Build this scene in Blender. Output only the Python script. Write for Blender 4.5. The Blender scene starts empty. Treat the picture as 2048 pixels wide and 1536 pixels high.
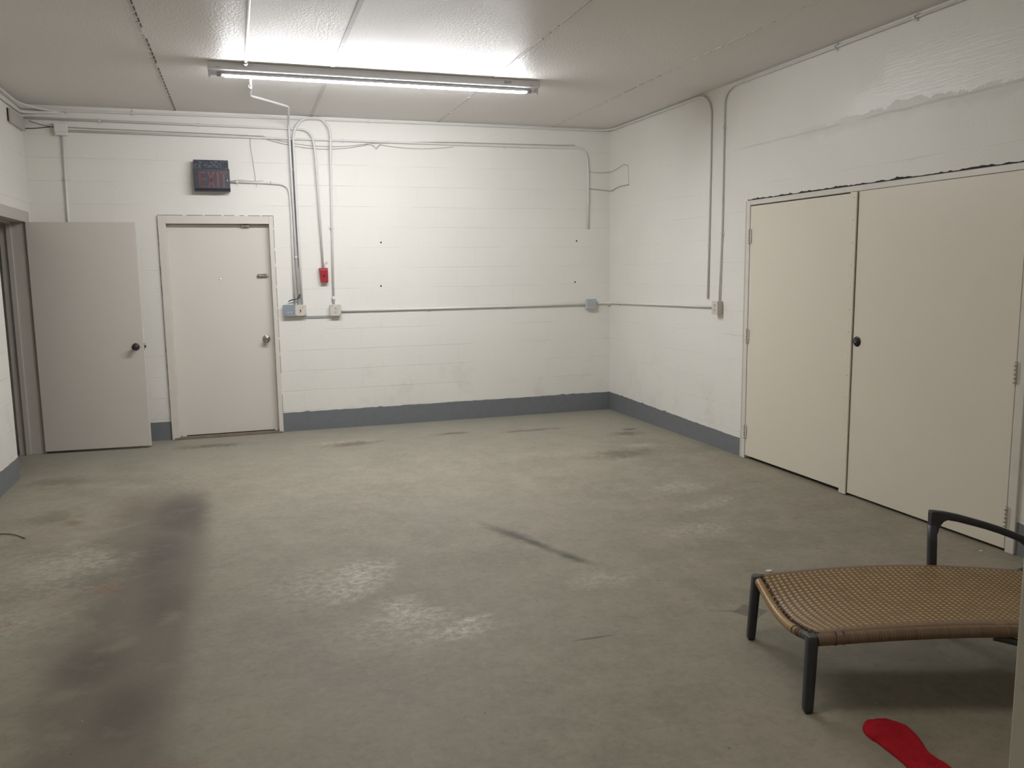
import bpy, math, random
from math import sin, cos, pi, sqrt, exp
from mathutils import Vector, Matrix
random.seed(7)
C = bpy.context.scene.collection
S = bpy.context.scene

# ------------------------------------------------------------------ camera
CAM = Vector((-3.95861535, -8.51365824, 1.57162054))
YAW, PITCH, ROLL, FPX = 0.318377, -0.135676, -0.0133288, 1677.77
fwd = Vector((sin(YAW)*cos(PITCH), cos(YAW)*cos(PITCH), sin(PITCH)))
r0 = Vector((cos(YAW), -sin(YAW), 0)); u0 = r0.cross(fwd)
right = cos(ROLL)*r0 + sin(ROLL)*u0; up = -sin(ROLL)*r0 + cos(ROLL)*u0
cd = bpy.data.cameras.new('camera'); cam = bpy.data.objects.new('camera', cd); C.objects.link(cam)
cam.matrix_world = Matrix(((right.x, up.x, -fwd.x, CAM.x), (right.y, up.y, -fwd.y, CAM.y), (right.z, up.z, -fwd.z, CAM.z), (0, 0, 0, 1)))
cd.sensor_width = 36; cd.lens = FPX/2048*36; cd.clip_start = 0.05; cd.clip_end = 100
S.camera = cam

# ------------------------------------------------------------------ world, exposure
w = bpy.data.worlds.new('daylight'); S.world = w; w.use_nodes = True
bg = w.node_tree.nodes['Background']; bg.inputs[0].default_value = (0.9, 0.95, 1, 1); bg.inputs[1].default_value = 2.5
w.cycles.sampling_method = 'NONE'    # daylight only shows through the door gaps
S.view_settings.view_transform = 'Standard'; S.view_settings.look = 'None'
S.view_settings.gamma = 1; S.view_settings.use_curve_mapping = False
S.view_settings.exposure = 0.13
S.cycles.use_light_tree = False
TUBE_FRONT = (0.975, 0.985, 1.02, 268.0)    # colour and strength of the two lamp tubes
TUBE_REAR = (1.0, 0.95, 0.86, 54.0)

H = 3.0535; XL = -5.623; YF = -8.85

# ------------------------------------------------------------------ node helper
class G:
    def __init__(s, name, rough=0.5, metal=0.0, spec=0.5):
        s.m = bpy.data.materials.new(name); s.m.use_nodes = True
        s.t = s.m.node_tree; s.b = s.t.nodes['Principled BSDF']
        s.b.inputs['Roughness'].default_value = rough; s.b.inputs['Metallic'].default_value = metal
        s.b.inputs['Specular IOR Level'].default_value = spec
        tc = s.t.nodes.new('ShaderNodeTexCoord'); s.obj = tc.outputs['Object']; s.uv = tc.outputs['UV']
    def put(s, inp, v):
        if isinstance(v, (bpy.types.NodeSocket,)): s.t.links.new(v, inp)
        elif isinstance(v, (tuple, list)) and len(v) == 3 and inp.type == 'RGBA': inp.default_value = (*v, 1)
        else: inp.default_value = v
    def math(s, op, a, b=0.0, c=0.0, clamp=False):
        n = s.t.nodes.new('ShaderNodeMath'); n.operation = op; n.use_clamp = clamp
        s.put(n.inputs[0], a); s.put(n.inputs[1], b); s.put(n.inputs[2], c); return n.outputs[0]
    def add(s, a, b): return s.math('ADD', a, b)
    def mul(s, a, b): return s.math('MULTIPLY', a, b)
    def sub(s, a, b): return s.math('SUBTRACT', a, b)
    def mix(s, f, a, b):
        n = s.t.nodes.new('ShaderNodeMix'); n.data_type = 'RGBA'; s.put(n.inputs[0], f); s.put(n.inputs[6], a); s.put(n.inputs[7], b); return n.outputs[2]
    def noise(s, vec=None, scale=5, detail=4, rough=0.5, dist=0):
        n = s.t.nodes.new('ShaderNodeTexNoise'); s.put(n.inputs['Vector'], vec or s.obj)
        n.inputs['Scale'].default_value = scale; n.inputs['Detail'].default_value = detail
        n.inputs['Roughness'].default_value = rough; n.inputs['Distortion'].default_value = dist; return n.outputs[0]
    def ss(s, x, a, b, lo=0.0, hi=1.0):
        n = s.t.nodes.new('ShaderNodeMapRange'); n.interpolation_type = 'SMOOTHSTEP'
        s.put(n.inputs[0], x); n.inputs[1].default_value = a; n.inputs[2].default_value = b
        n.inputs[3].default_value = lo; n.inputs[4].default_value = hi; return n.outputs[0]
    def xyz(s, v=None):
        n = s.t.nodes.new('ShaderNodeSeparateXYZ'); s.put(n.inputs[0], v or s.obj); return n.outputs
    def vec(s, x, y, z=0.0):
        n = s.t.nodes.new('ShaderNodeCombineXYZ'); s.put(n.inputs[0], x); s.put(n.inputs[1], y); s.put(n.inputs[2], z); return n.outputs[0]
    def map(s, v, scale=(1, 1, 1), loc=(0, 0, 0), rot=(0, 0, 0)):
        n = s.t.nodes.new('ShaderNodeMapping'); s.put(n.inputs[0], v); n.inputs['Scale'].default_value = scale
        n.inputs['Location'].default_value = loc; n.inputs['Rotation'].default_value = rot; return n.outputs[0]
    def bump(s, h, strength=0.3, dist=0.01, prev=None):
        n = s.t.nodes.new('ShaderNodeBump'); n.inputs['Strength'].default_value = strength; n.inputs['Distance'].default_value = dist
        s.put(n.inputs['Height'], h)
        if prev: s.put(n.inputs['Normal'], prev)
        s.put(s.b.inputs['Normal'], n.outputs[0]); return n.outputs[0]
    def col(s, c): s.put(s.b.inputs['Base Color'], c); return s
    def rough(s, r): s.put(s.b.inputs['Roughness'], r); return s
    def voro(s, vec, scale, feature='F1'):
        n = s.t.nodes.new('ShaderNodeTexVoronoi'); n.feature = feature; s.put(n.inputs['Vector'], vec); n.inputs['Scale'].default_value = scale
        return n.outputs['Distance']
    def blob(s, px, py, cx, cy, rx, ry, rot=0, inner=0.3, warp=None):
        """soft ellipse mask in the plane px,py; warp is added to the distance"""
        dx = s.sub(px, cx); dy = s.sub(py, cy); c_, s_ = cos(rot), sin(rot)
        a = s.math('DIVIDE', s.add(s.mul(dx, c_), s.mul(dy, s_)), rx)
        b = s.math('DIVIDE', s.add(s.mul(dx, -s_), s.mul(dy, c_)), ry)
        d = s.math('SQRT', s.add(s.mul(a, a), s.mul(b, b)))
        if warp is not None: d = s.add(d, warp)
        return s.ss(d, inner, 1.0, 1.0, 0.0)

def flat(name, c, rough=0.5, metal=0.0, bump=0.0, vary=0.08, scale=30):
    g = G(name, rough, metal)
    n = g.noise(scale=scale, detail=3)
    c2 = tuple(x*(1-vary) for x in c); c1 = tuple(min(1, x*(1+vary)) for x in c)
    g.col(g.mix(n, c2, c1))
    if bump: g.bump(g.noise(scale=scale*4, detail=2), bump, 0.003)
    return g.m

def emit(name, c, e):
    m = bpy.data.materials.new(name); m.use_nodes = True; b = m.node_tree.nodes['Principled BSDF']
    b.inputs['Base Color'].default_value = (0.9, 0.9, 0.9, 1)
    b.inputs['Emission Color'].default_value = (*c, 1); b.inputs['Emission Strength'].default_value = e; return m

# ------------------------------------------------------------------ wall paint on block
WALLC = (0.82, 0.80, 0.745)
def block_paint(name, ax, seed, course=0.2005, patch=False, strength=1.0):
    g = G(name, 0.42)
    o = g.xyz(); a = o[ax]; z = o[2]
    wob = g.mul(g.sub(g.noise(g.map(g.obj, loc=(seed, 0, 0)), 3, 1), 0.5), 0.012)
    br = g.t.nodes.new('ShaderNodeTexBrick'); g.put(br.inputs['Vector'], g.vec(g.add(g.add(a, 10.06+seed*.1), wob), g.add(z, wob)))
    br.inputs['Scale'].default_value = 1; br.inputs['Brick Width'].default_value = course*2; br.inputs['Row Height'].default_value = course
    br.inputs['Mortar Size'].default_value = 0.0035; br.inputs['Mortar Smooth'].default_value = 0.6; br.inputs['Bias'].default_value = 0
    br.inputs['Color1'].default_value = (0, 0, 0, 1); br.inputs['Color2'].default_value = (1, 1, 1, 1); br.inputs['Mortar'].default_value = (.5, .5, .5, 1)
    mort = br.outputs['Fac']
    # horizontal joints stronger than vertical ones: paint has filled most head joints
    zr = g.math('FRACT', g.add(g.math('DIVIDE', g.add(z, wob), course), 20.0)); dz = g.math('ABSOLUTE', g.sub(zr, 0.5))
    bed = g.ss(dz, 0.486, 0.5)
    worn = g.ss(g.noise(g.map(g.obj, (1.3, 1.3, 1.3), (seed*3, 1, 2)), 1.6, 2, 0.6), 0.40, 0.62)
    up_ = g.ss(z, 2.05 if patch else 2.55, 2.35 if patch else 2.95, 1.0, 0.08)
    line = g.mul(g.math('MAXIMUM', g.mul(mort, 0.28), bed), g.mul(g.add(g.mul(worn, 0.85), 0.15), up_))
    big = g.noise(g.map(g.obj, loc=(0, seed, 0)), 1.1, 3, 0.5)
    c = g.mix(big, tuple(x*0.94 for x in WALLC), tuple(min(1, x*1.04) for x in WALLC))
    # each block a hair different in tone
    c = g.mix(g.mul(g.sub(g.xyz(br.outputs['Color'])[0], 0.0), 0.035), c, (0.50, 0.47, 0.43))
    c = g.mix(g.mul(line, 0.30), c, (0.40, 0.37, 0.33))
    # dirt flecks and scuffs
    fle = g.ss(g.noise(scale=38, detail=2, rough=0.6), 0.735, 0.78)
    sc = g.mul(g.ss(g.noise(g.map(g.obj, (2.2, 2.2, 9)), 2.5, 4, 0.6), 0.66, 0.76), 0.22)
    low = g.mul(g.ss(z, 0.95, 0.25), g.ss(g.noise(scale=3.2, detail=3, rough=0.7), 0.50, 0.72))
    c = g.mix(g.mul(fle, 0.45), c, (0.25, 0.22, 0.19)); c = g.mix(sc, c, (0.47, 0.44, 0.40)); c = g.mix(g.mul(low, 0.16), c, (0.42, 0.38, 0.33))
    rough = g.add(0.40, g.mul(g.noise(scale=2.0, detail=4), 0.22))
    h = g.add(g.mul(line, -1.0), g.mul(g.noise(scale=70, detail=2, rough=0.6), 0.40))
    h = g.add(h, g.mul(g.noise(scale=11, detail=2), 0.25))
    if patch:
        n = g.noise(g.map(g.obj, (1, 1, 1), (0, 2, 5)), 2.6, 5, 0.62, 0.3); w_ = g.mul(g.sub(n, 0.5), 0.55)
        y = o[1]; ym = g.mul(g.ss(g.add(y, w_), -5.6, -4.9), g.ss(g.add(y, g.mul(w_, .3)), -4.02, -4.07))
        zm = g.mul(g.ss(g.add(z, g.mul(w_, 0.6)), 2.53, 2.545), g.ss(z, 2.98, 2.78))
        pm = g.mul(ym, zm)
        y2 = g.mul(g.ss(g.add(y, w_), -4.12, -4.05), g.ss(g.add(y, w_), -3.5, -3.9)); z2 = g.mul(g.ss(g.add(z, g.mul(w_, .4)), 2.53, 2.54), g.ss(g.add(z, w_), 2.80, 2.66))
        pm = g.math('MAXIMUM', pm, g.mul(y2, z2))
        # trowel strokes
        st = g.noise(g.map(g.obj, (1, 1.5, 22)), 3, 4, 0.6)
        rough = g.mix(pm, rough, g.add(0.26, g.mul(st, 0.20)))
        rough = g.xyz(rough)[0]
        h = g.add(g.mul(h, g.sub(1.0, g.mul(pm, 0.6))), g.add(g.mul(pm, 0.5), g.mul(g.mul(pm, st), 0.7)))
        # repair seam running level above the double door
        sw = g.mul(g.sub(g.noise(scale=7, detail=3), 0.5), 0.02)
        sm = g.mul(g.ss(g.math('ABSOLUTE', g.sub(g.add(z, sw), 2.512)), 0.009, 0.002), g.mul(g.ss(y, -2.3, -2.6), g.ss(g.noise(scale=2, detail=2), 0.35, 0.5)))
        c = g.mix(g.mul(sm, 0.25), c, (0.38, 0.35, 0.32)); h = g.add(h, g.mul(sm, -0.7))
        be = g.mul(g.mul(g.ss(g.add(z, g.mul(w_, 0.5)), 2.44, 2.50), g.ss(g.add(z, g.mul(w_, 0.6)), 2.55, 2.53)), g.ss(y, -3.0, -3.4))
        c = g.mix(g.mul(be, 0.22), c, (0.52, 0.50, 0.46))
    g.col(c); g.rough(rough); g.bump(h, 0.42*strength, 0.008)
    return g.m
M_back = block_paint('painted_block_back', 0, 1.0)
M_right = block_paint('painted_block_right', 1, 4.0, patch=True, strength=0.8)
M_left = block_paint('painted_block_left', 1, 7.0)

# ceiling paint
g = G('ceiling_paint', 0.3, spec=0.14)
c = g.mix(g.noise(scale=0.8, detail=3), (0.76, 0.73, 0.70), (0.80, 0.775, 0.745))
c = g.mix(g.mul(g.ss(g.noise(scale=26, detail=2), 0.72, 0.76), 0.15), c, (0.3, 0.28, 0.26)); g.col(c)
g.rough(g.add(0.36, g.mul(g.noise(scale=4, detail=4), 0.16)))
g.bump(g.noise(g.map(g.obj, (1, 0.6, 1)), 55, 3, 0.75), 0.55, 0.008)
M_ceil = g.m
M_seam = flat('ceiling_batten_paint', (0.56, 0.55, 0.54), 0.5, bump=0.3)

# floor
g = G('concrete_floor', 0.55)
o = g.xyz(); x, y = o[0], o[1]
wn = g.noise(scale=2.6, detail=6, rough=0.74, dist=0.0); wv = g.mul(g.sub(wn, 0.5), 1.9)
wf = g.mul(g.sub(g.noise(scale=8, detail=6, rough=0.78), 0.5), 2.6)
n1 = g.noise(scale=0.55, detail=4, rough=0.6); n2 = g.noise(scale=3.4, detail=6, rough=0.72); n3 = g.noise(scale=30, detail=4, rough=0.75)
c = g.mix(g.ss(n1, 0.35, 0.65), (0.262, 0.254, 0.212), (0.325, 0.315, 0.268))
c = g.mix(g.mul(g.ss(n2, 0.42, 0.66), 0.55), c, (0.39, 0.372, 0.318))
c = g.mix(g.mul(g.ss(n2, 0.50, 0.30), 0.45), c, (0.235, 0.222, 0.182))
c = g.mix(g.mul(g.ss(g.noise(g.map(g.obj, loc=(5, 3, 0)), 1.3, 5, 0.6), 0.52, 0.66), 0.35), c, (0.295, 0.308, 0.272))
n5 = g.noise(scale=10, detail=5, rough=0.78)
c = g.mix(g.mul(g.ss(n5, 0.50, 0.66), 0.26), c, (0.43, 0.415, 0.365)); c = g.mix(g.mul(g.ss(n5, 0.47, 0.32), 0.30), c, (0.19, 0.175, 0.145))
c = g.mix(g.mul(g.ss(n3, 0.35, 0.75), 0.26), c, (0.44, 0.42, 0.365)); c = g.mix(g.mul(g.ss(n3, 0.48, 0.28), 0.3), c, (0.18, 0.168, 0.14))
# greener zone along the back wall, colour lifted for the brighter light there
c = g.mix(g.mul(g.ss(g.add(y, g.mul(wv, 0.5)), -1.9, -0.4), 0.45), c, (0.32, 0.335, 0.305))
def stain(c, col, k, *bl, **kw):
    m = None
    for b in bl:
        q = g.blob(x, y, *b, warp=kw.get('warp', wv)); m = q if m is None else g.math('MAXIMUM', m, q)
    if 'by' in kw: m = g.mul(m, kw['by'])
    return g.mix(g.mul(m, k), c, col)
# long dark oily stain on the left, sharper on its right side
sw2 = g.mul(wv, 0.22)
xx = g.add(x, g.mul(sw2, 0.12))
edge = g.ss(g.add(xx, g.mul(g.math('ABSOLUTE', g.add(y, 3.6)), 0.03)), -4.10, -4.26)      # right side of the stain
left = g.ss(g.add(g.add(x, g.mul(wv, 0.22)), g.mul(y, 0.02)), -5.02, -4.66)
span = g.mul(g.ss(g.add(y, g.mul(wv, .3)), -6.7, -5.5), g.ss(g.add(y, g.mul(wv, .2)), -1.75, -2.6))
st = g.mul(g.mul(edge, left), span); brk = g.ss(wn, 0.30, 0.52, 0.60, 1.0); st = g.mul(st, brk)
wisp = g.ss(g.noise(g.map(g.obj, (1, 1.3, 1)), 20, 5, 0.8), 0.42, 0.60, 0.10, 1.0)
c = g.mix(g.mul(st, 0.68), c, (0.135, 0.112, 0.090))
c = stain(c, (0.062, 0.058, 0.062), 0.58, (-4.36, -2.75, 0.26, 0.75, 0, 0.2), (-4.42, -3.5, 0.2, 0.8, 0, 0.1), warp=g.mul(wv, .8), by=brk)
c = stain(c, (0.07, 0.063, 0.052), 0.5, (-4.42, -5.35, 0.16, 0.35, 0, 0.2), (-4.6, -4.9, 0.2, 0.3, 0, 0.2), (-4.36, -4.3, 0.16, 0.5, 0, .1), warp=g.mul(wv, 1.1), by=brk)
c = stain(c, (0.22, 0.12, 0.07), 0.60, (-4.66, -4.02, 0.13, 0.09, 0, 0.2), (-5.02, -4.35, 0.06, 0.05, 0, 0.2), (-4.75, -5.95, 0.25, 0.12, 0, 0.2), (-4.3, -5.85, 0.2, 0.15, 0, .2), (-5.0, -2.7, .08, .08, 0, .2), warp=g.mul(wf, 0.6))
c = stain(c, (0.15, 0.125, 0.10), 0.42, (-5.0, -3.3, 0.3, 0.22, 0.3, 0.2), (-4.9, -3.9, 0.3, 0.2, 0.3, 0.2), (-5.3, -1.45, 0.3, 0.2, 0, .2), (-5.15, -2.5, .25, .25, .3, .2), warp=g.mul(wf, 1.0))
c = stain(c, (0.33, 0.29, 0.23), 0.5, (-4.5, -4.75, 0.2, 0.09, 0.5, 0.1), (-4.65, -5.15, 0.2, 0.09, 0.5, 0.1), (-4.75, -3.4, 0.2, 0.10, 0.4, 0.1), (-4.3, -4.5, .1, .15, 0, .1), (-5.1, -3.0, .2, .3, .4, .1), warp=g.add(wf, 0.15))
# pale scraped patches in the middle
c = stain(c, (0.74, 0.75, 0.70), 0.85, (-3.42, -4.30, 0.22, 0.36, -0.3, 0.0), (-3.28, -4.78, 0.2, 0.26, 0.3, 0.0), (-3.10, -5.10, 0.30, 0.13, 0.15, 0.0), (-3.0, -5.0, .18, .05, .3, .1), warp=g.add(g.mul(wv, 0.9), 0.0), by=wisp)
c = stain(c, (0.55, 0.54, 0.48), 0.6, (-0.95, -3.3, 0.35, 0.20, 0, 0.1), (-2.2, -4.75, 0.35, 0.16, 0.2, 0.1), (-1.35, -4.2, 0.4, 0.2, 0, 0.1), (-3.05, -0.75, 0.4, 0.14, 0, 0.1), (-0.55, -1.9, 0.2, 0.12, 0, .1), (-4.95, -3.6, .5, .6, 0, .1), (-5.1, -4.4, .4, .5, 0, .1), (-1.0, -3.75, .4, .12, .3, .1), (-3.35, -5.0, .5, .35, .5, .1), (-3.6, -4.3, .4, .5, 0, .1), warp=wv, by=wisp)
# black smear and skid marks
c = stain(c, (0.06, 0.055, 0.05), 0.85, (-2.395, -4.05, 0.06, 0.62, 0.35, 0.0), (-2.45, -3.90, 0.085, 0.30, 0.36, 0.0), (-2.27, -4.40, 0.06, 0.22, 0.45, 0.0), warp=g.mul(wf, .55))
c = stain(c, (0.10, 0.075, 0.05), 0.6, (-3.0, -0.85, 0.38, 0.15, 0, 0.1), (-1.2, -0.85, 0.5, 0.07, 0, 0.1), (-0.85, -2.15, 0.45, 0.22, 0.2, 0.1), (-0.45, -1.35, .22, .12, 0, .1), (-2.0, -0.72, .3, .08, 0, .1), (-4.2, -0.45, .5, .12, 0, .1), warp=wf)
c = stain(c, (0.075, 0.08, 0.072), 0.7, (-0.33, -1.17, 0.09, 0.05, 0, 0.5), warp=g.mul(wf, .1))
c = stain(c, (0.09, 0.085, 0.075), 0.8, (-2.57, -5.37, 0.13, 0.012, -0.03, 0.2), (-1.83, -5.34, 0.17, 0.006, -0.45, 0.3), warp=g.mul(wf, .25))
# square grout patch by the chair leg
u1 = g.math('ABSOLUTE', g.add(g.mul(g.add(x, 1.78), 0.53), g.mul(g.add(y, 5.36), -0.85))); u2 = g.math('ABSOLUTE', g.add(g.mul(g.add(x, 1.78), 0.85), g.mul(g.add(y, 5.36), 0.53)))
sq = g.ss(g.math('MAXIMUM', u1, u2), 0.062, 0.057); c = g.mix(g.mul(sq, 0.6), c, (0.12, 0.118, 0.11))
# hairline cracks, white paint flecks, dark crumbs
f1 = g.ss(g.voro(g.map(g.obj, (1, 1, 0.01)), 9), 0.045, 0.03); fm = g.ss(g.noise(scale=2.2, detail=2), 0.52, 0.6)
c = g.mix(g.mul(g.mul(f1, fm), 0.7), c, (0.62, 0.61, 0.56))
f2 = g.ss(g.voro(g.map(g.obj, (1, 1, 0.01), (7, 3, 0)), 5), 0.035, 0.02); c = g.mix(g.mul(f2, 0.6), c, (0.05, 0.045, 0.04))
scr = g.noise(g.map(g.obj, (1, 14, 1), rot=(0, 0, 0.6)), 5, 3, 0.6); scr2 = g.noise(g.map(g.obj, (16, 1.2, 1), rot=(0, 0, 0.35)), 4, 3, 0.6)
c = g.mix(g.mul(g.ss(scr, 0.70, 0.76), 0.35), c, (0.36, 0.35, 0.31)); c = g.mix(g.mul(g.ss(scr2, 0.70, 0.76), 0.3), c, (0.34, 0.33, 0.29))
hs = g.t.nodes.new('ShaderNodeMix'); hs.data_type = 'RGBA'; hs.blend_type = 'MULTIPLY'; g.put(hs.inputs[0], 1.0); g.put(hs.inputs[6], c); g.put(hs.inputs[7], (0.88, 0.825, 0.75)); c = hs.outputs[2]
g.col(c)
g.rough(g.add(0.52, g.mul(n2, 0.22))); g.bump(g.add(g.mul(n3, 0.5), g.mul(n2, 0.6)), 0.16, 0.004)
M_floor = g.m

M_grey = flat('grey_skirting_paint', (0.175, 0.188, 0.198), 0.42, bump=0.5, vary=0.10, scale=14)
M_door = flat('beige_door_paint', (0.76, 0.70, 0.585), 0.40, bump=0.06, vary=0.02, scale=3)
M_doorw = flat('off_white_door_paint', (0.70, 0.67, 0.61), 0.40, bump=0.06, vary=0.02, scale=3)
M_doorl = flat('putty_door_paint', (0.64, 0.60, 0.545), 0.45, bump=0.06, vary=0.02, scale=3)
M_frame = flat('cream_frame_paint', (0.70, 0.66, 0.60), 0.35, bump=0.12, vary=0.06, scale=8)
M_framel = flat('grey_frame_paint', (0.50, 0.465, 0.42), 0.4, bump=0.1, vary=0.05, scale=8)
M_near = flat('olive_grey_door_paint', (0.66, 0.64, 0.53), 0.45, bump=0.08, vary=0.05, scale=6)
M_pipe = flat('painted_conduit', (0.75, 0.74, 0.72), 0.35, bump=0.08, vary=0.05, scale=20)
M_wire = flat('painted_wire', (0.50, 0.47, 0.44), 0.5, vary=0.2, scale=40)
M_dark = flat('dark_gap', (0.03, 0.027, 0.025), 0.8)
M_black = flat('black_cable', (0.04, 0.04, 0.05), 0.5)
M_purple = flat('dark_grey_strip', (0.22, 0.21, 0.26), 0.6, vary=0.3, scale=20)
M_steel = flat('brushed_steel', (0.42, 0.40, 0.37), 0.25, 1.0, vary=0.05)
M_dsteel = flat('dark_bronze_metal', (0.045, 0.042, 0.05), 0.3, 0.6, vary=0.1)
M_gbox = flat('grey_box_metal', (0.27, 0.31, 0.34), 0.45, bump=0.1)
M_lbox = flat('pale_grey_box', (0.42, 0.46, 0.47), 0.45, bump=0.1)
M_plate = flat('ivory_cover_plate', (0.62, 0.58, 0.51), 0.35, vary=0.04)
M_white = flat('white_enamel', (0.72, 0.72, 0.74), 0.35, vary=0.02)
M_housing = flat('fixture_enamel', (0.84, 0.83, 0.86), 0.3, vary=0.03)
M_clear = flat('lamp_end_plastic', (0.45, 0.44, 0.46), 0.3, vary=0.1)
M_red = flat('red_alarm_enamel', (0.34, 0.022, 0.035), 0.35, vary=0.1)
M_redl = flat('pale_red_band', (0.45, 0.11, 0.12), 0.35)
M_sign = flat('black_sign_housing', (0.026, 0.031, 0.046), 0.45, vary=0.2)
g = G('dusty_sign_top', 0.6); g.col(g.mix(g.ss(g.noise(scale=45, detail=4, rough=.7), .45, .7), (0.028, 0.033, 0.045), (0.13, 0.15, 0.18))); M_signtop = g.m
M_letter = flat('unlit_red_letter', (0.14, 0.032, 0.036), 0.4, vary=0.25, scale=60)
M_wood = flat('worn_threshold_wood', (0.20, 0.155, 0.115), 0.7, bump=0.3, vary=0.3, scale=12)
M_frameblk = flat('charcoal_powder_coat', (0.040, 0.041, 0.047), 0.42, 0.0, bump=0.15, vary=0.12, scale=30)
M_twig = flat('dry_twig', (0.09, 0.045, 0.03), 0.8)
M_chip = flat('white_paint_chip', (0.7, 0.69, 0.66), 0.6)
M_out = flat('outdoor_concrete', (0.6, 0.58, 0.55), 0.8)
M_tubeA = emit('lit_tube_cool', TUBE_FRONT[:3], TUBE_FRONT[3]); M_tubeB = emit('lit_tube_warm', TUBE_REAR[:3], TUBE_REAR[3])
g = G('red_knit', 0.9, spec=0.15); g.col(g.mix(g.noise(scale=28, detail=4), (0.32, 0.009, 0.018), (0.52, 0.018, 0.030)))
g.bump(g.add(g.noise(scale=300, detail=2), g.noise(scale=40, detail=2)), 0.5, 0.002); M_cloth = g.m
# woven cane : uv.x counts columns along the chair, uv.y counts rows across it
g = G('woven_cane', 0.5, spec=0.4)
o = g.xyz(g.uv); fx = g.math('FRACT', o[0]); fy = g.math('FRACT', o[1])
dx_ = g.math('DIVIDE', g.math('ABSOLUTE', g.sub(fx, 0.5)), 0.34); dy_ = g.math('DIVIDE', g.math('ABSOLUTE', g.sub(fy, 0.5)), 0.36)
d_ = g.math('SQRT', g.add(g.mul(dx_, dx_), g.mul(dy_, dy_)))
nn = g.noise(scale=14, detail=3); n4 = g.noise(scale=90, detail=3)
spot = g.mul(g.ss(d_, 1.15, 0.35), g.ss(o[2], 0.5, 0.0)) if False else g.ss(d_, 1.15, 0.35)
inside = g.ss(o[1], 25.8, 25.2); inside = g.mul(inside, g.ss(o[1], 1.2, 1.6))
spot = g.mul(spot, g.mul(inside, g.ss(nn, 0.25, 0.5, 0.45, 1.0)))
base = g.mix(n4, (0.140, 0.090, 0.042), (0.225, 0.150, 0.076))
colmn = g.mul(g.ss(g.math('ABSOLUTE', g.sub(fx, 0.5)), 0.30, 0.46), inside); base = g.mix(g.mul(colmn, 0.5), base, (0.100, 0.076, 0.042))
base = g.mix(g.sub(1.0, inside), base, g.mix(g.noise(g.map(g.uv, (0.3, 6, 1)), 2, 3), (0.13, 0.083, 0.048), (0.21, 0.14, 0.085)))
base = g.mix(spot, base, (0.52, 0.33, 0.14))
base = g.mix(g.mul(g.ss(g.noise(g.map(g.obj, loc=(3, 1, 0)), 9, 4, .7), 0.62, 0.72), 0.55), base, (0.36, 0.20, 0.08)); g.col(base)
g.rough(0.45); g.bump(g.noise(scale=350, detail=2), 0.25, 0.001); M_cane = g.m
g = G('cane_wrapping', 0.45); o = g.xyz(g.uv)
rb = g.math('ABSOLUTE', g.sub(g.math('FRACT', o[0]), 0.5)); tone = g.noise(g.vec(g.math('FLOOR', o[0]), 3.3, 1.0), 1.7, 1)
c = g.mix(tone, (0.13, 0.082, 0.05), (0.27, 0.175, 0.105)); c = g.mix(g.mul(g.ss(rb, 0.34, 0.5), 0.7), c, (0.06, 0.036, 0.02)); g.col(c); M_wrap = g.m
g = G('golden_cane_wrapping', 0.35); o = g.xyz(g.uv)
rb = g.math('ABSOLUTE', g.sub(g.math('FRACT', o[0]), 0.5))
c = g.mix(g.noise(scale=60, detail=3), (0.20, 0.125, 0.05), (0.50, 0.30, 0.10)); c = g.mix(g.mul(g.ss(rb, 0.40, 0.5), 0.5), c, (0.09, 0.06, 0.03)); g.col(c); M_gold = g.m
M_fray = flat('frayed_cane_edge', (0.075, 0.035, 0.02), 0.7, vary=0.3, scale=50)

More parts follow.
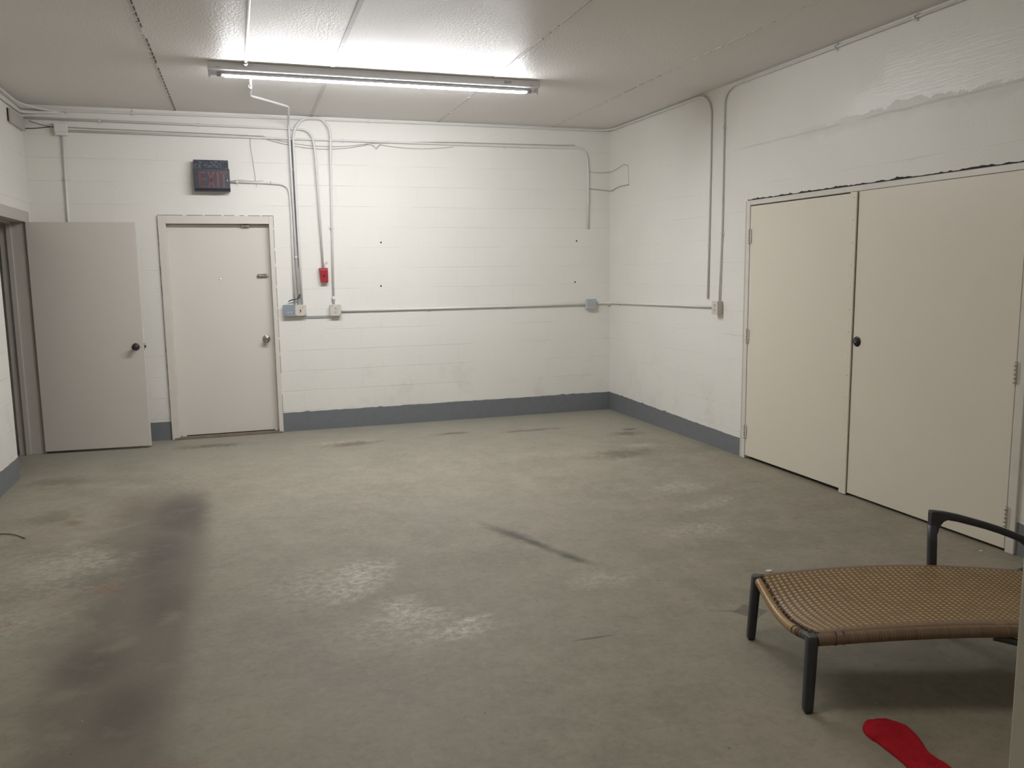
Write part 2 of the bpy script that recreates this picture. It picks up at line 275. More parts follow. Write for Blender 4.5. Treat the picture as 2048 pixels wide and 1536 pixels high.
# ------------------------------------------------------------------ geometry helpers
class MB:
    def __init__(s): s.v = []; s.f = []; s.uv = []; s.sm = []
    def face(s, idx, uv=None, smooth=False): s.f.append(tuple(idx)); s.uv.append(uv); s.sm.append(smooth)
    def box(s, a, b):
        x0, x1 = sorted((a[0], b[0])); y0, y1 = sorted((a[1], b[1])); z0, z1 = sorted((a[2], b[2])); n = len(s.v)
        s.v += [(x, y, z) for z in (z0, z1) for y in (y0, y1) for x in (x0, x1)]
        for q in ((0, 2, 3, 1), (4, 5, 7, 6), (0, 1, 5, 4), (2, 6, 7, 3), (0, 4, 6, 2), (1, 3, 7, 5)): s.face([n+i for i in q])
        return s
    def tube(s, pts, r, seg=10, radii=None, cap=True, flat_=None, upv=None, uvs=None):
        """sweep; r radius, flat_=(w,h) a rounded-rectangle section with upv"""
        pts = [Vector(p) for p in pts]; n = len(s.v); N = len(pts); prev = None
        for i, p in enumerate(pts):
            t = (pts[min(i+1, N-1)]-pts[max(i-1, 0)]).normalized()
            if upv is not None: a = Vector(upv); a = (a-a.dot(t)*t).normalized()
            else:
                if prev is None:
                    a = Vector((0, 0, 1)) if abs(t.z) < 0.9 else Vector((0, 1, 0))
                else: a = prev
                a = (a-a.dot(t)*t).normalized()
            prev = a; b = t.cross(a); rr = radii[i] if radii else r
            for k in range(seg):
                th = 2*pi*k/seg; ca, sa = cos(th), sin(th)
                if flat_:
                    e = 0.45; ca = math.copysign(abs(ca)**e, ca); sa = math.copysign(abs(sa)**e, sa)
                    sc = rr/r if radii else 1.0
                    s.v.append(tuple(p+a*(ca*flat_[1]/2*sc)+b*(sa*flat_[0]/2*sc)))
                else: s.v.append(tuple(p+a*ca*rr+b*sa*rr))
        for i in range(N-1):
            for k in range(seg):
                k2 = (k+1) % seg; u = None
                if uvs: u = ((uvs[i], k/seg), (uvs[i+1], k/seg), (uvs[i+1], (k+1)/seg), (uvs[i], (k+1)/seg))
                s.face((n+i*seg+k, n+(i+1)*seg+k, n+(i+1)*seg+k2, n+i*seg+k2), u, True)
        if cap:
            s.face([n+k for k in range(seg)]); s.face([n+(N-1)*seg+k for k in reversed(range(seg))])
        return s
    def cyl(s, a, b, r, seg=16, r2=None): return s.tube([a, b], r, seg, radii=[r, r if r2 is None else r2])
    def lathe(s, prof, axis_o, axis_d, seg=20):
        """profile of (distance along axis, radius)"""
        d = Vector(axis_d).normalized(); a = Vector((0, 0, 1)) if abs(d.z) < .9 else Vector((1, 0, 0)); a = (a-a.dot(d)*d).normalized(); b = d.cross(a); n = len(s.v)
        for (l, r) in prof:
            for k in range(seg): th = 2*pi*k/seg; s.v.append(tuple(Vector(axis_o)+d*l+(a*cos(th)+b*sin(th))*r))
        for i in range(len(prof)-1):
            for k in range(seg): k2 = (k+1) % seg; s.face((n+i*seg+k, n+(i+1)*seg+k, n+(i+1)*seg+k2, n+i*seg+k2), None, True)
        s.face([n+k for k in range(seg)]); s.face([n+(len(prof)-1)*seg+k for k in reversed(range(seg))]); return s
    def prism(s, poly, f0, f1):
        """extrude a list of 2D points between two mapping functions"""
        n = len(s.v); m = len(poly)
        s.v += [f0(*p) for p in poly]+[f1(*p) for p in poly]
        s.face([n+i for i in range(m)]); s.face([n+m+i for i in reversed(range(m))])
        for i in range(m): j = (i+1) % m; s.face((n+i, n+m+i, n+m+j, n+j))
        return s

def wloc(o):
    v = Vector((0, 0, 0))
    while o is not None: v += o.location; o = o.parent
    return v
def obj(name, mb, mat, parent=None, bevel=0.0, **kw):
    off = wloc(parent); me = bpy.data.meshes.new(name)
    me.from_pydata([tuple(Vector(p)-off) for p in mb.v], [], mb.f)
    if any(u is not None for u in mb.uv):
        ul = me.uv_layers.new(name='UVMap')
        for p, u in zip(me.polygons, mb.uv):
            if u is not None:
                for li, q in zip(p.loop_indices, u): ul.data[li].uv = q
    for p, q in zip(me.polygons, mb.sm): p.use_smooth = q
    import bmesh
    bm = bmesh.new(); bm.from_mesh(me); bmesh.ops.recalc_face_normals(bm, faces=bm.faces); bm.to_mesh(me); bm.free()
    me.materials.append(mat); o = bpy.data.objects.new(name, me); C.objects.link(o)
    if parent is not None: o.parent = parent
    if bevel:
        b = o.modifiers.new('bevel', 'BEVEL'); b.width = bevel; b.segments = 2; b.limit_method = 'ANGLE'; b.angle_limit = math.radians(40)
    for k, v in kw.items(): o[k] = v
    return o
def thing(name, label, cat, loc, group=None, kind=None):
    o = bpy.data.objects.new(name, None); C.objects.link(o); o.location = loc; o.empty_display_size = 0.05
    o['label'] = label; o['category'] = cat
    if group: o['group'] = group
    if kind: o['kind'] = kind
    return o
def struct_empty(name, loc, label=None):
    o = bpy.data.objects.new(name, None); C.objects.link(o); o.location = loc; o['kind'] = 'structure'
    if label: o['label'] = label
    return o
def B(*a): return MB().box(*a)
def fillet(pts, r=0.06, n=6):
    """round the corners of a polyline; a point may carry its own radius as 4th value"""
    P = [Vector(p[:3]) for p in pts]; R_ = [p[3] if len(p) > 3 else r for p in pts]; out = [P[0]]
    for i in range(1, len(P)-1):
        a, b, c = P[i-1], P[i], P[i+1]; d1 = (a-b); d2 = (c-b); l = min(R_[i], d1.length*0.49, d2.length*0.49)
        s_, e_ = b+d1.normalized()*l, b+d2.normalized()*l
        for k in range(n+1):
            t = k/n; out.append(s_*(1-t)**2+b*2*t*(1-t)+e_*t*t)
    out.append(P[-1]); return out

# ------------------------------------------------------------------ room shell
T = 0.2
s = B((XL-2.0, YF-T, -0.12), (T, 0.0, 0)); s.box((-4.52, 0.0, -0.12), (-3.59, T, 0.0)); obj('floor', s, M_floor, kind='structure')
obj('ceiling', B((XL-2.0, YF-T, H), (T, T, H+0.15)), M_ceil, kind='structure')
# back wall with the exit door opening
DX0, DX1, DZ = -4.512, -3.592, 2.035      # clear opening of the back door frame
mb = MB(); mb.box((XL-2.0, 0, -0.12), (DX0-0.05, T, H)).box((DX1+0.03, 0, -0.12), (T, T, H)).box((DX0-0.05, 0, DZ+0.04), (DX1+0.03, T, H)).box((DX0-0.05, 0, -0.12), (DX1+0.03, 0.0001, 0))
obj('wall_back', mb, M_back, kind='structure')
# right wall, opening y -5.165..-2.645 closed by the double door
RY0, RY1, RZ = -5.20, -2.611, 2.098
mb = MB(); mb.box((0, 0, -0.12), (T, RY1, H)).box((0, RY0, -0.12), (T, YF-T, H)).box((0, RY0, RZ), (T, RY1, H)).box((0.10, RY0, -0.12), (T, RY1, RZ))
obj('wall_right', mb, M_right, kind='structure')
LY0, LY1 = -1.20, -0.20
mb = MB(); mb.box((XL-T, YF-T, -0.12), (XL, LY0, H)).box((XL-T, LY1, -0.12), (XL, 0, H)).box((XL-T, LY0, 2.125), (XL, LY1, H))
obj('wall_left', mb, M_left, kind='structure')
obj('wall_front', B((XL, YF-T, -0.12), (0, YF, H)), M_left, kind='structure')
mb = MB(); mb.box((XL-1.6, -2.6, -0.1), (XL-1.5, 0, H)).box((XL-1.5, -2.6, -0.1), (XL-T, -2.5, H))
obj('wall_hallway', mb, M_left, kind='structure')
obj('floor_outside', B((-9, T, -0.3), (4, 6, -0.06)), M_out, kind='structure')

# taped and battened ceiling seams
def seam(xa, ya, xb, yb, w_, gaps, name):
    mb = MB(); L = 60
    for i in range(L):
        t0, t1 = i/L, (i+1)/L
        if gaps and (random.random() < gaps): t1 = t0+(t1-t0)*0.55
        p0 = (xa+(xb-xa)*t0, ya+(yb-ya)*t0); p1 = (xa+(xb-xa)*t1, ya+(yb-ya)*t1); h = 0.003+random.random()*0.0015
        mb.box((min(p0[0], p1[0])-w_/2, min(p0[1], p1[1]), H-h), (max(p0[0], p1[0])+w_/2, max(p0[1], p1[1]), H+0.001))
    o = obj(name, mb, M_seam, kind='structure'); return o
seam(-4.374, -0.005, -4.47, YF, 0.016, 0.5, 'trim_1')
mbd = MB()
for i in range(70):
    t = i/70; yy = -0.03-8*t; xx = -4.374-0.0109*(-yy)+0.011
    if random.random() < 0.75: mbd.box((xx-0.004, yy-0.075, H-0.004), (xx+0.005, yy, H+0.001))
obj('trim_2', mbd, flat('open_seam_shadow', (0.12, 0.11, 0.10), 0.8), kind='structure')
seam(-3.150, -0.005, -3.26, YF, 0.026, 0.0, 'trim_3')
seam(-1.900, -0.005, -2.07, YF, 0.012, 0.15, 'trim_4')
seam(-0.665, -0.005, -0.80, YF, 0.007, 0.6, 'trim_5')

# painted grey band at the foot of the walls (uneven upper edge, a paint film 4 mm proud)
def band(name, p0, p1, z0, z1, nrm):
    mb = MB(); n_ = max(4, int((Vector(p1)-Vector(p0)).length/0.04)); P = []
    for i in range(n_+1):
        t = i/n_; zz = z0+(z1-z0)*t+random.uniform(-0.0025, 0.0025)+(0.007 if random.random() < 0.04 else 0)
        P.append((p0[0]+(p1[0]-p0[0])*t, p0[1]+(p1[1]-p0[1])*t, zz))
    for i in range(n_):
        a, b = P[i], P[i+1]; n = len(mb.v); d = nrm
        for (q, off) in ((a, 0), (b, 0), (b, 1), (a, 1)):
            mb.v.append((q[0]+d[0]*off*0.004, q[1]+d[1]*off*0.004, 0.0)); mb.v.append((q[0]+d[0]*off*0.004, q[1]+d[1]*off*0.004, q[2]))
        mb.face((n+6, n+4, n+5, n+7)); mb.face((n+1, n+3, n+5, n+7)); mb.face((n, n+6, n+7, n+1)); mb.face((n+2, n+3, n+5, n+4)); mb.face((n, n+1, n+3, n+2)); mb.face((n, n+2, n+4, n+6))
    obj(name, mb, M_grey, kind='structure')
band('baseboard_back', (-3.552, 0), (0, 0), 0.190, 0.198, (0, -1))
band('baseboard_back', (XL, 0), (-4.58, 0), 0.182, 0.177, (0, -1))
band('baseboard_right', (0, 0), (0, RY1), 0.198, 0.149, (-1, 0))
band('baseboard_right', (0, RY0), (0, YF), 0.18, 0.18, (-1, 0))
band('baseboard_left', (XL, LY0), (XL, YF), 0.168, 0.18, (1, 0))

# ------------------------------------------------------------------ door_1 : exit door in the back wall
d1 = struct_empty('door_1', (-4.05, 0, 0), 'cream steel exit door below the dark exit sign')
mb = MB()
fo0, fo1, ft = -4.580, -3.5515, 2.11
mb.box((fo0, -0.022, 0.0), (DX0, 0.0, ft)).box((DX1, -0.022, 0.0), (fo1, 0.0, ft)).box((DX0, -0.022, DZ), (DX1, 0.0, ft))
mb.box((DX0-0.05, 0.0, 0), (DX0, 0.16, DZ)).box((DX1, 0.0, 0), (DX1+0.03, 0.16, DZ)).box((DX0-0.05, 0.0, DZ), (DX1+0.03, 0.16, DZ+0.04))
mb.box((DX0, 0.045, 0), (DX0+0.006, 0.06, DZ)).box((DX1-0.006, 0.045, 0), (DX1, 0.06, DZ))
mb.box((DX0-0.02, 0.096, 0), (DX0+0.012, 0.13, DZ)).box((DX1-0.012, 0.096, 0), (DX1+0.02, 0.13, DZ)).box((DX0, 0.096, DZ-0.014), (DX1, 0.13, DZ+0.01))
obj('door_frame', mb, M_frame, d1, 0.004)
# leaf with a drilled peephole
lx0, lx1, lz0, lz1, ly0, ly1 = DX0+0.002, DX1-0.002, 0.024, DZ-0.004, 0.05, 0.094
px, pz, ph = -4.057, 1.521, 0.005
mb = MB()
mb.box((lx0, ly0, lz0), (px-ph, ly1, lz1)).box((px+ph, ly0, lz0), (lx1, ly1, lz1)).box((px-ph, ly0, lz0), (px+ph, ly1, pz-ph)).box((px-ph, ly0, pz+ph), (px+ph, ly1, lz1))
lf = obj('door_leaf', mb, M_doorw, d1)
mb = MB(); n_ = 20
for i in range(n_):
    a, b_ = 2*pi*i/n_, 2*pi*(i+1)/n_
mb.lathe([(0, 0.009), (0.004, 0.009), (0.004, 0.0065), (0.0, 0.0062)], (px, ly0, pz), (0, -1, 0)); mb.f = mb.f[:-2]; mb.uv = mb.uv[:-2]; mb.sm = mb.sm[:-2]
obj('peephole', mb, M_steel, lf)
mb = MB(); mb.lathe([(0, 0.037), (0.006, 0.037), (0.012, 0.030), (0.014, 0.013), (0.028, 0.013), (0.036, 0.024), (0.050, 0.0285), (0.062, 0.0265), (0.068, 0.018), (0.070, 0.010), (0.067, 0.008)], (-3.668, ly0, 0.928), (0, -1, 0), 28)
kn = obj('door_knob', mb, M_steel, lf)
obj('keyway', B((-3.6695, ly0-0.0715, 0.922), (-3.6665, ly0-0.066, 0.934)), M_dark, kn)
mb = MB(); mb.box((-3.722, ly0-0.003, 1.520), (-3.632, ly0, 1.562)); mb.cyl((-3.728, ly0-0.010, 1.541), (-3.618, ly0-0.010, 1.541), 0.0065, 12)
for xx in (-3.712, -3.680, -3.648): mb.box((xx-0.006, ly0-0.019, 1.527), (xx+0.006, ly0-0.001, 1.555))
mb.cyl((-3.68, ly0-0.012, 1.541), (-3.68, ly0-0.034, 1.541), 0.005)
obj('slide_bolt', mb, M_steel, lf, 0.001)
mb = MB(); mb.box((-3.843, ly0-0.030, DZ-0.030), (-3.770, ly0, DZ-0.006)); mb.cyl((-3.82, ly0-0.035, DZ-0.018), (-3.79, ly0-0.035, DZ-0.018), 0.008)
obj('top_catch', mb, M_steel, d1, 0.002)
# dark sweep under the leaf, leaving a small open gap at either end
obj('door_sweep', B((lx0+0.055, ly0+0.005, 0.008), (lx1-0.035, ly1-0.005, 0.024)), M_dark, lf)
mb = MB(); mb.box((fo0+0.02, -0.045, 0.0), (fo1-0.005, 0.11, 0.012)); mb.box((fo0+0.03, -0.025, 0.012), (fo1-0.03, 0.04, 0.017)); obj('threshold', mb, M_wood, d1, 0.003)
# cracked caulk line round the frame
mb = MB(); z = 0.3
while z < 2.02:
    l = random.uniform(0.03, 0.12)
    if random.random() < 0.6: mb.box((fo0-0.004, -0.003, z), (fo0+0.001, 0.0, z+l))
    z += l+random.uniform(0.02, 0.10)
z = 0.0
while z < 2.05:
    l = random.uniform(0.05, 0.2)
    if random.random() < 0.85: mb.box((fo1-0.001, -0.003, z), (fo1+0.004, 0.0, min(z+l, 2.112)))
    z += l+random.uniform(0.0, 0.04)
xx = fo0
while xx < fo1-0.05:
    l = random.uniform(0.04, 0.15); mb.box((xx, -0.003, ft-0.001), (min(fo1, xx+l), 0.0, ft+0.005)); xx += l+random.uniform(0.0, 0.05)
obj('caulk_crack', mb, M_dark, d1)

# ------------------------------------------------------------------ door_2 : wide double door in the right wall
d2 = struct_empty('door_2', (0, -3.9, 0), 'pair of beige flush doors in the right wall')
mb = MB()
mb.box((-0.018, RY1-0.052, 0), (0.08, RY1, RZ-0.008)).box((-0.018, RY0, 0), (0.08, RY0+0.055, RZ-0.008)).box((-0.018, RY0+0.055, 2.052), (0.08, RY1-0.052, RZ-0.008))
obj('door_frame', mb, M_frame, d2, 0.004)
ya, yb = RY1-0.056, -3.842
lA = obj('door_leaf', B((-0.014, yb, 0.028), (0.030, ya, 2.044)), M_door, d2, 0.002)
lB = obj('door_leaf', B((-0.018, RY0+0.058, 0.018), (0.026, -3.848, 2.050)), M_door, d2, 0.002)
mb = B((-0.030, -3.888, 0.004), (-0.018, -3.822, 2.049)); obj('astragal', mb, M_door, lA, 0.003)
mb = MB()
for k in range(14): zz = 0.09+k*0.148; mb.lathe([(0, 0.005), (0.003, 0.004)], (-0.030, -3.858, zz), (-1, 0, 0), 10)
obj('screw_row', mb, M_door, lA)
obj('dark_backing', B((0.04, RY0+0.02, 0.0), (0.06, RY1-0.02, 2.08)), M_dark, d2)
obj('edge_gap', B((-0.0185, -3.893, 0.02), (-0.0175, -3.888, 2.05)), M_dark, lB)
for (yy, zz, par) in ((RY1-0.054, 1.807, lA), (RY1-0.054, 1.012, lA), (RY1-0.054, 0.227, lA), (RY0+0.056, 1.807, lB), (RY0+0.056, 0.99, lB), (RY0+0.056, 0.20, lB)):
    mb = MB(); x0 = -0.026; 
    for k in range(5): mb.cyl((x0, yy, zz-0.057+k*0.023), (x0, yy, zz-0.036+k*0.023), 0.0075, 12)
    mb.lathe([(0, 0.0075), (0.004, 0.0055), (0.006, 0.002)], (x0, yy, zz+0.057), (0, 0, 1), 12)
    mb.box((-0.0205, yy-0.022, zz-0.055), (-0.0180, yy+0.022, zz+0.055)); obj('hinge', mb, M_frame, par)
mb = MB(); mb.lathe([(0, 0.034), (0.003, 0.034), (0.006, 0.030), (0.007, 0.024), (0.012, 0.024), (0.015, 0.018), (0.016, 0.006)], (-0.018, -3.932, 1.064), (-1, 0, 0), 24)
kb = obj('door_knob', mb, M_dsteel, lB)
mb = MB(); mb.lathe([(0, 0.006), (0.0012, 0.005)], (-0.034, -3.932, 1.064), (-1, 0, 0), 12); obj('keyway', mb, M_steel, kb)
mb = B((-0.0165, -3.812, 0.985), (-0.014, -3.775, 1.125)); obj('filler_plate', mb, M_door, lA, 0.001)
# ragged open joint above the frame
mb = MB(); N = 120; top = []
for i in range(N+1):
    yy = RY1+0.004-(RY1-RY0)*i/N; d = 0.003+abs(random.gauss(0, 0.003))+0.004*max(0, sin(i*0.35)*sin(i*0.11)); top.append((yy, RZ-0.008+d*1.5+0.002))
poly = [(p[0], p[1]) for p in top]+[(RY0, RZ-0.010), (RY1+0.004, RZ-0.010)]
for i in range(N):
    (y0, z0), (y1, z1) = top[i], top[i+1]; mb.prism([(y0, RZ-0.010), (y0, z0), (y1, z1), (y1, RZ-0.010)], lambda a, b: (-0.003, a, b), lambda a, b: (0.01, a, b))
obj('torn_joint', mb, M_dark, d2)
mb = MB()
z = 0.0
while z < 2.08:
    l = random.uniform(0.1, 0.4); mb.box((-0.003, RY1, z), (0.0, RY1+0.007, min(z+l, 2.09))); z += l+random.uniform(0, 0.03)
obj('caulk_crack', mb, flat('grey_crack', (0.13, 0.125, 0.11), 0.8), d2)
mb = B((-0.010, RY1+0.014, 0.0), (0.0, RY1+0.028, 2.09)); obj('edge_bead', mb, M_frame, d2, 0.003)

# ------------------------------------------------------------------ door_3 : putty door standing open in the left corner
d3 = struct_empty('door_3', (XL, -0.25, 0), 'putty coloured door standing open against the back wall')
mb = MB()
mb.box((XL-0.11, -0.245, 0), (XL+0.012, LY1, 2.03)); mb.box((XL-0.145, -0.262, 0), (XL-0.105, LY1, 2.03)); mb.box((XL-0.20, -0.245, 0), (XL-0.145, LY1, 2.03))
mb.box((XL-0.20, LY0, 2.03), (XL+0.012, LY1+0.10, 2.125)); mb.box((XL-0.145, LY0, 2.015), (XL-0.105, LY1, 2.03)); mb.box((XL, LY1, 0), (XL+0.012, LY1+0.10, 2.03))
obj('door_frame', mb, M_framel, d3, 0.003)
leaf = bpy.data.objects.new('door_leaf', None)
ang = -0.065
def rot3(p, o_=(XL+0.008, -0.235)):
    dx, dy = p[0]-o_[0], p[1]-o_[1]; return (o_[0]+dx*cos(ang)-dy*sin(ang), o_[1]+dx*sin(ang)+dy*cos(ang), p[2])
def rotmb(mb): mb.v = [rot3(p) for p in mb.v]; return mb
xl0 = XL+0.010; xl1 = xl0+0.875
lf3 = obj('door_leaf', rotmb(B((xl0, -0.265, 0.020), (xl1, -0.221, 2.030))), M_doorl, d3, 0.002)
mb = MB(); mb.lathe([(0, 0.033), (0.005, 0.033), (0.010, 0.026), (0.012, 0.012), (0.028, 0.012), (0.034, 0.022), (0.048, 0.027), (0.060, 0.024), (0.066, 0.014)], (xl1-0.068, -0.265, 0.928), (0, -1, 0), 24)
obj('door_knob', rotmb(mb), M_dsteel, lf3)
mb = MB(); mb.box((xl1, -0.256, 0.900), (xl1+0.002, -0.230, 0.957)).box((xl1, -0.250, 0.918), (xl1+0.014, -0.237, 0.938)); obj('latch', rotmb(mb), M_dsteel, lf3)
mb = MB(); mb.lathe([(0, 0.033), (0.005, 0.033), (0.012, 0.012), (0.028, 0.012), (0.048, 0.027), (0.066, 0.014)], (xl1-0.068, -0.221, 0.928), (0, 1, 0), 20); obj('door_knob', rotmb(mb), M_dsteel, lf3)
for zz in (0.23, 1.02, 1.80):
    mb = MB()
    for k in range(5): mb.cyl((XL+0.004, -0.250, zz-0.05+k*0.02), (XL+0.004, -0.250, zz-0.032+k*0.02), 0.005, 10)
    obj('hinge', mb, M_framel, lf3)
# a far door seen through the opening in the hallway
mb = MB(); mb.box((XL-1.50, -1.9, 0.015), (XL-1.455, -0.9, 2.03)); d5 = struct_empty('door_5', (XL-1.5, -1.4, 0)); obj('door_leaf', mb, M_doorl, d5)

# ------------------------------------------------------------------ door_4 : olive grey door edge close by on the right
d4 = struct_empty('door_4', (-3.05, -8.2, 0), 'olive grey door edge close to the viewer at right')
lf4 = obj('door_leaf', MB().prism([(-3.072, -7.782), (-3.028, -7.780), (-2.985, -8.70), (-3.029, -8.702)], lambda a, b: (a, b, 0.012), lambda a, b: (a, b, 2.05)), M_near, d4, 0.002)
mb = MB(); mb.box((-3.066, -7.7815, 1.055), (-3.036, -7.778, 1.140)); obj('latch_plate', mb, M_steel, lf4, 0.001)
mb = MB(); mb.lathe([(0, 0.033), (0.006, 0.032), (0.012, 0.012), (0.028, 0.012), (0.048, 0.027), (0.064, 0.016)], (-3.068, -7.86, 1.095), (-1, 0, 0), 20); obj('door_knob', mb, M_steel, lf4)
mb = MB(); mb.box((-3.045, YF, 0), (-2.93, YF+0.13, 2.12)); obj('door_frame', mb, M_near, d4, 0.003)

# ------------------------------------------------------------------ fluorescent strips
def strip(x0, x1, yc, tubem, label, lit, loc):
    t = thing('fluorescent_fixture', label, 'light fixture', loc, 'ceiling strip lights')
    mb = MB(); z0 = H-0.055
    mb.prism([(yc-0.055, H-0.002), (yc-0.055, z0+0.006), (yc-0.048, z0), (yc+0.048, z0), (yc+0.055, z0+0.006), (yc+0.055, H-0.002)], lambda a, b: (x0, a, b), lambda a, b: (x1, a, b))
    hb = obj('housing', mb, M_housing, t, 0.0015)
    obj('knockout', B((x1-0.30, yc-0.0562, z0+0.018), (x1-0.24, yc-0.055, z0+0.038)), M_clear, hb)
    for q in (x0+0.055, x1-0.085): obj('slot', B((q, yc-0.0560, z0+0.014), (q+0.03, yc-0.0550, z0+0.018)), M_clear, hb)
    zc = 2.9775
    for sx, e in ((1, x0), (-1, x1)):
        mb = MB(); mb.box((e+sx*0.002, yc-0.020, zc-0.024), (e+sx*0.020, yc+0.020, z0)); mb.box((e+sx*0.020, yc-0.011, zc-0.011), (e+sx*0.060, yc+0.011, zc+0.011))
        obj('lamp_holder', mb, M_white, t, 0.003)
        mb = MB(); mb.cyl((e+sx*0.060, yc, zc), (e+sx*0.115, yc, zc), 0.0165, 20); obj('end_cap', mb, M_clear, t)
    # LED tube: opaque upper shell added to keep light off the ceiling, glowing diffuser over the lower 150 degrees
    def arc(a0, a1, r_, n_=10): return [(yc+r_*sin(math.radians(a0+(a1-a0)*k/n_)), zc-r_*cos(math.radians(a0+(a1-a0)*k/n_))) for k in range(n_+1)]
    mb = MB(); mb.prism(arc(-74, 74, 0.019), lambda a, b: (x0+0.115, a, b), lambda a, b: (x1-0.115, a, b)); tb = obj('lamp_tube', mb, tubem, t)
    mb = MB(); mb.prism(arc(74, 286, 0.0188), lambda a, b: (x0+0.115, a, b), lambda a, b: (x1-0.115, a, b)); obj('tube_back', mb, M_white, tb)
    mb = MB(); xm = (x0+x1)/2; mb.box((xm-0.03, yc-0.022, z0-0.004), (xm+0.03, yc+0.022, z0)); obj('centre_clip', mb, M_white, t)
    return t
strip(-4.04, -1.55, -1.965, M_tubeA, 'long bare-tube fluorescent strip light on the ceiling before the back wall', True, (-2.8, -1.965, H))
strip(-4.04, -1.55, -6.25, M_tubeB, 'second fluorescent strip light overhead nearer the viewer, outside the picture', True, (-2.8, -6.25, H))

# ------------------------------------------------------------------ conduits and wiring
def strap(par, c, ax, nrm, r, m=None):
    """two-hole strap over a pipe: c centre, ax direction across the pipe, nrm away from the wall"""
    c = Vector(c); ax = Vector(ax); nrm = Vector(nrm); al = ax.cross(nrm); mb = MB(); pts = []
    for k in range(9): th = pi*k/8; pts.append(c+ax*cos(th)*(r+0.002)+nrm*sin(th)*(r+0.002))
    pts = [c+ax*(r+0.016)-nrm*(r-0.001), c+ax*(r+0.003)-nrm*(r-0.001)]+pts+[c-ax*(r+0.003)-nrm*(r-0.001), c-ax*(r+0.016)-nrm*(r-0.001)]
    mb.tube(pts, 0.004, 6, flat_=(0.018, 0.0025), upv=None) if False else None
    n = 0
    for a, b in zip(pts[:-1], pts[1:]):
        q = [a+al*0.009, b+al*0.009, b-al*0.009, a-al*0.009]; d = (b-a).cross(al).normalized()*0.002; i = len(mb.v)
        mb.v += [tuple(v) for v in q]+[tuple(v+d) for v in q]
        for f in ((0, 1, 2, 3), (4, 7, 6, 5), (0, 4, 5, 1), (1, 5, 6, 2), (2, 6, 7, 3), (3, 7, 4, 0)): mb.face([i+k for k in f])
    return obj('strap', mb, m or M_pipe, par)
def coupling(par, a, b, r):
    mb = MB(); mb.cyl(a, b, r, 14); mb.cyl(Vector(a)*0.5+Vector(b)*0.5, (Vector(a)*0.5+Vector(b)*0.5)+Vector((0, -r-0.004, 0)), 0.003, 8); return obj('coupling', mb, M_pipe, par)
G1 = 'painted electrical conduits'
def conduit(label, pts, r=0.012, fr=0.07, straps=(), coup=(), mat=None, cat='conduit', name='conduit', group=G1):
    P = fillet(pts, fr, 8); mb = MB(); mb.tube(P, r, 12); loc = Vector(pts[0][:3])
    t = thing(name, label, cat, loc, group); obj('pipe', mb, mat or M_pipe, t)
    for c, ax, nr in straps: strap(t, c, ax, nr, r)
    for a, b in coup: coupling(t, a, b, r+0.004)
    return t
X = (1, 0, 0); Y_ = (0, 1, 0); Z = (0, 0, 1); NB = (0, -1, 0); NR = (-1, 0, 0)
yb_ = -0.0145
conduit('topmost white conduit along the ceiling edge, rounding the right corner and turning down beside it',
        [(XL+0.035, YF+0.02, 3.022), (XL+0.035, -0.25, 3.02), (-5.42, -0.018, 3.008), (-4.7, -0.018, 3.014), (-2.588, -0.018, 3.027), (-0.13, -0.020, 3.034), (-0.020, -0.12, 3.034), (-0.012, -1.93, 3.034, 0.09), (-0.011, -2.045, 2.93, 0.10), (-0.010, -2.05, 2.5), (-0.010, -2.045, 1.295)], 0.0085, 0.09,
        [((-4.72, -0.014, 3.014), Z, NB), ((-2.6, -0.014, 3.027), Z, NB), ((-5.26, -0.014, 3.010), Z, NB), ((-0.010, -2.04, 1.76), Y_, NR)])
conduit('white conduit along the left wall under the ceiling, lower of the two', [(XL+0.014, YF+0.02, 2.972), (XL+0.014, -0.12, 2.972), (XL+0.09, -0.014, 2.985), (XL+0.30, -0.014, 2.995)], 0.012, 0.06)
conduit('white conduit level below the top one, bending down to the red fire alarm box',
        [(-5.60, yb_, 2.937), (-3.40, yb_, 2.931), (-3.155, -0.030, 2.925, 0.16), (-3.128, -0.040, 2.70, 0.16), (-3.10, yb_, 1.612)], 0.0105, 0.16,
        [((-4.17, yb_, 2.935), Z, NB), ((-5.0, yb_, 2.936), Z, NB)])
conduit('white conduit from the left junction box, turning down short of the right corner',
        [(-5.262, yb_, 2.838), (-3.4, yb_, 2.836), (-1.0, yb_, 2.838), (-0.285, yb_, 2.846, 0.16), (-0.262, yb_, 2.60, 0.16), (-0.268, yb_, 2.0)], 0.0105, 0.16,
        [((-2.86, yb_, 2.835), Z, NB), ((-1.2, yb_, 2.838), Z, NB), ((-0.264, yb_, 2.3), X, NB)])
conduit('white conduit crossing from the ceiling light down to the light switch box',
        [(-3.744, -1.88, H-0.013), (-3.728, -0.93, H-0.013, 0.03), (-3.392, -0.52, H-0.013, 0.04), (-3.365, -0.034, 2.975, 0.06), (-3.363, -0.034, 2.7), (-3.350, -0.018, 1.262)], 0.0105, 0.05,
        [((-3.362, -0.024, 2.55), X, NB), ((-3.354, -0.020, 1.72), X, NB)], [((-3.736, -1.31, H-0.013), (-3.731, -1.18, H-0.013))])
conduit('white looped conduit arching over beside the switch, down to the duplex outlet',
        [(-3.318, -0.030, 1.255), (-3.325, -0.036, 2.0), (-3.330, -0.040, 2.90, 0.11), (-3.24, -0.040, 3.03, 0.10), (-3.05, -0.040, 3.035, 0.10), (-2.975, -0.040, 2.93, 0.12), (-2.984, -0.037, 2.72), (-2.99, yb_, 2.40), (-3.012, yb_, 1.252)], 0.0105, 0.10,
        [((-3.0, yb_, 2.0), X, NB)], [((-3.0125, yb_, 1.33), (-3.0125, yb_, 1.29))])
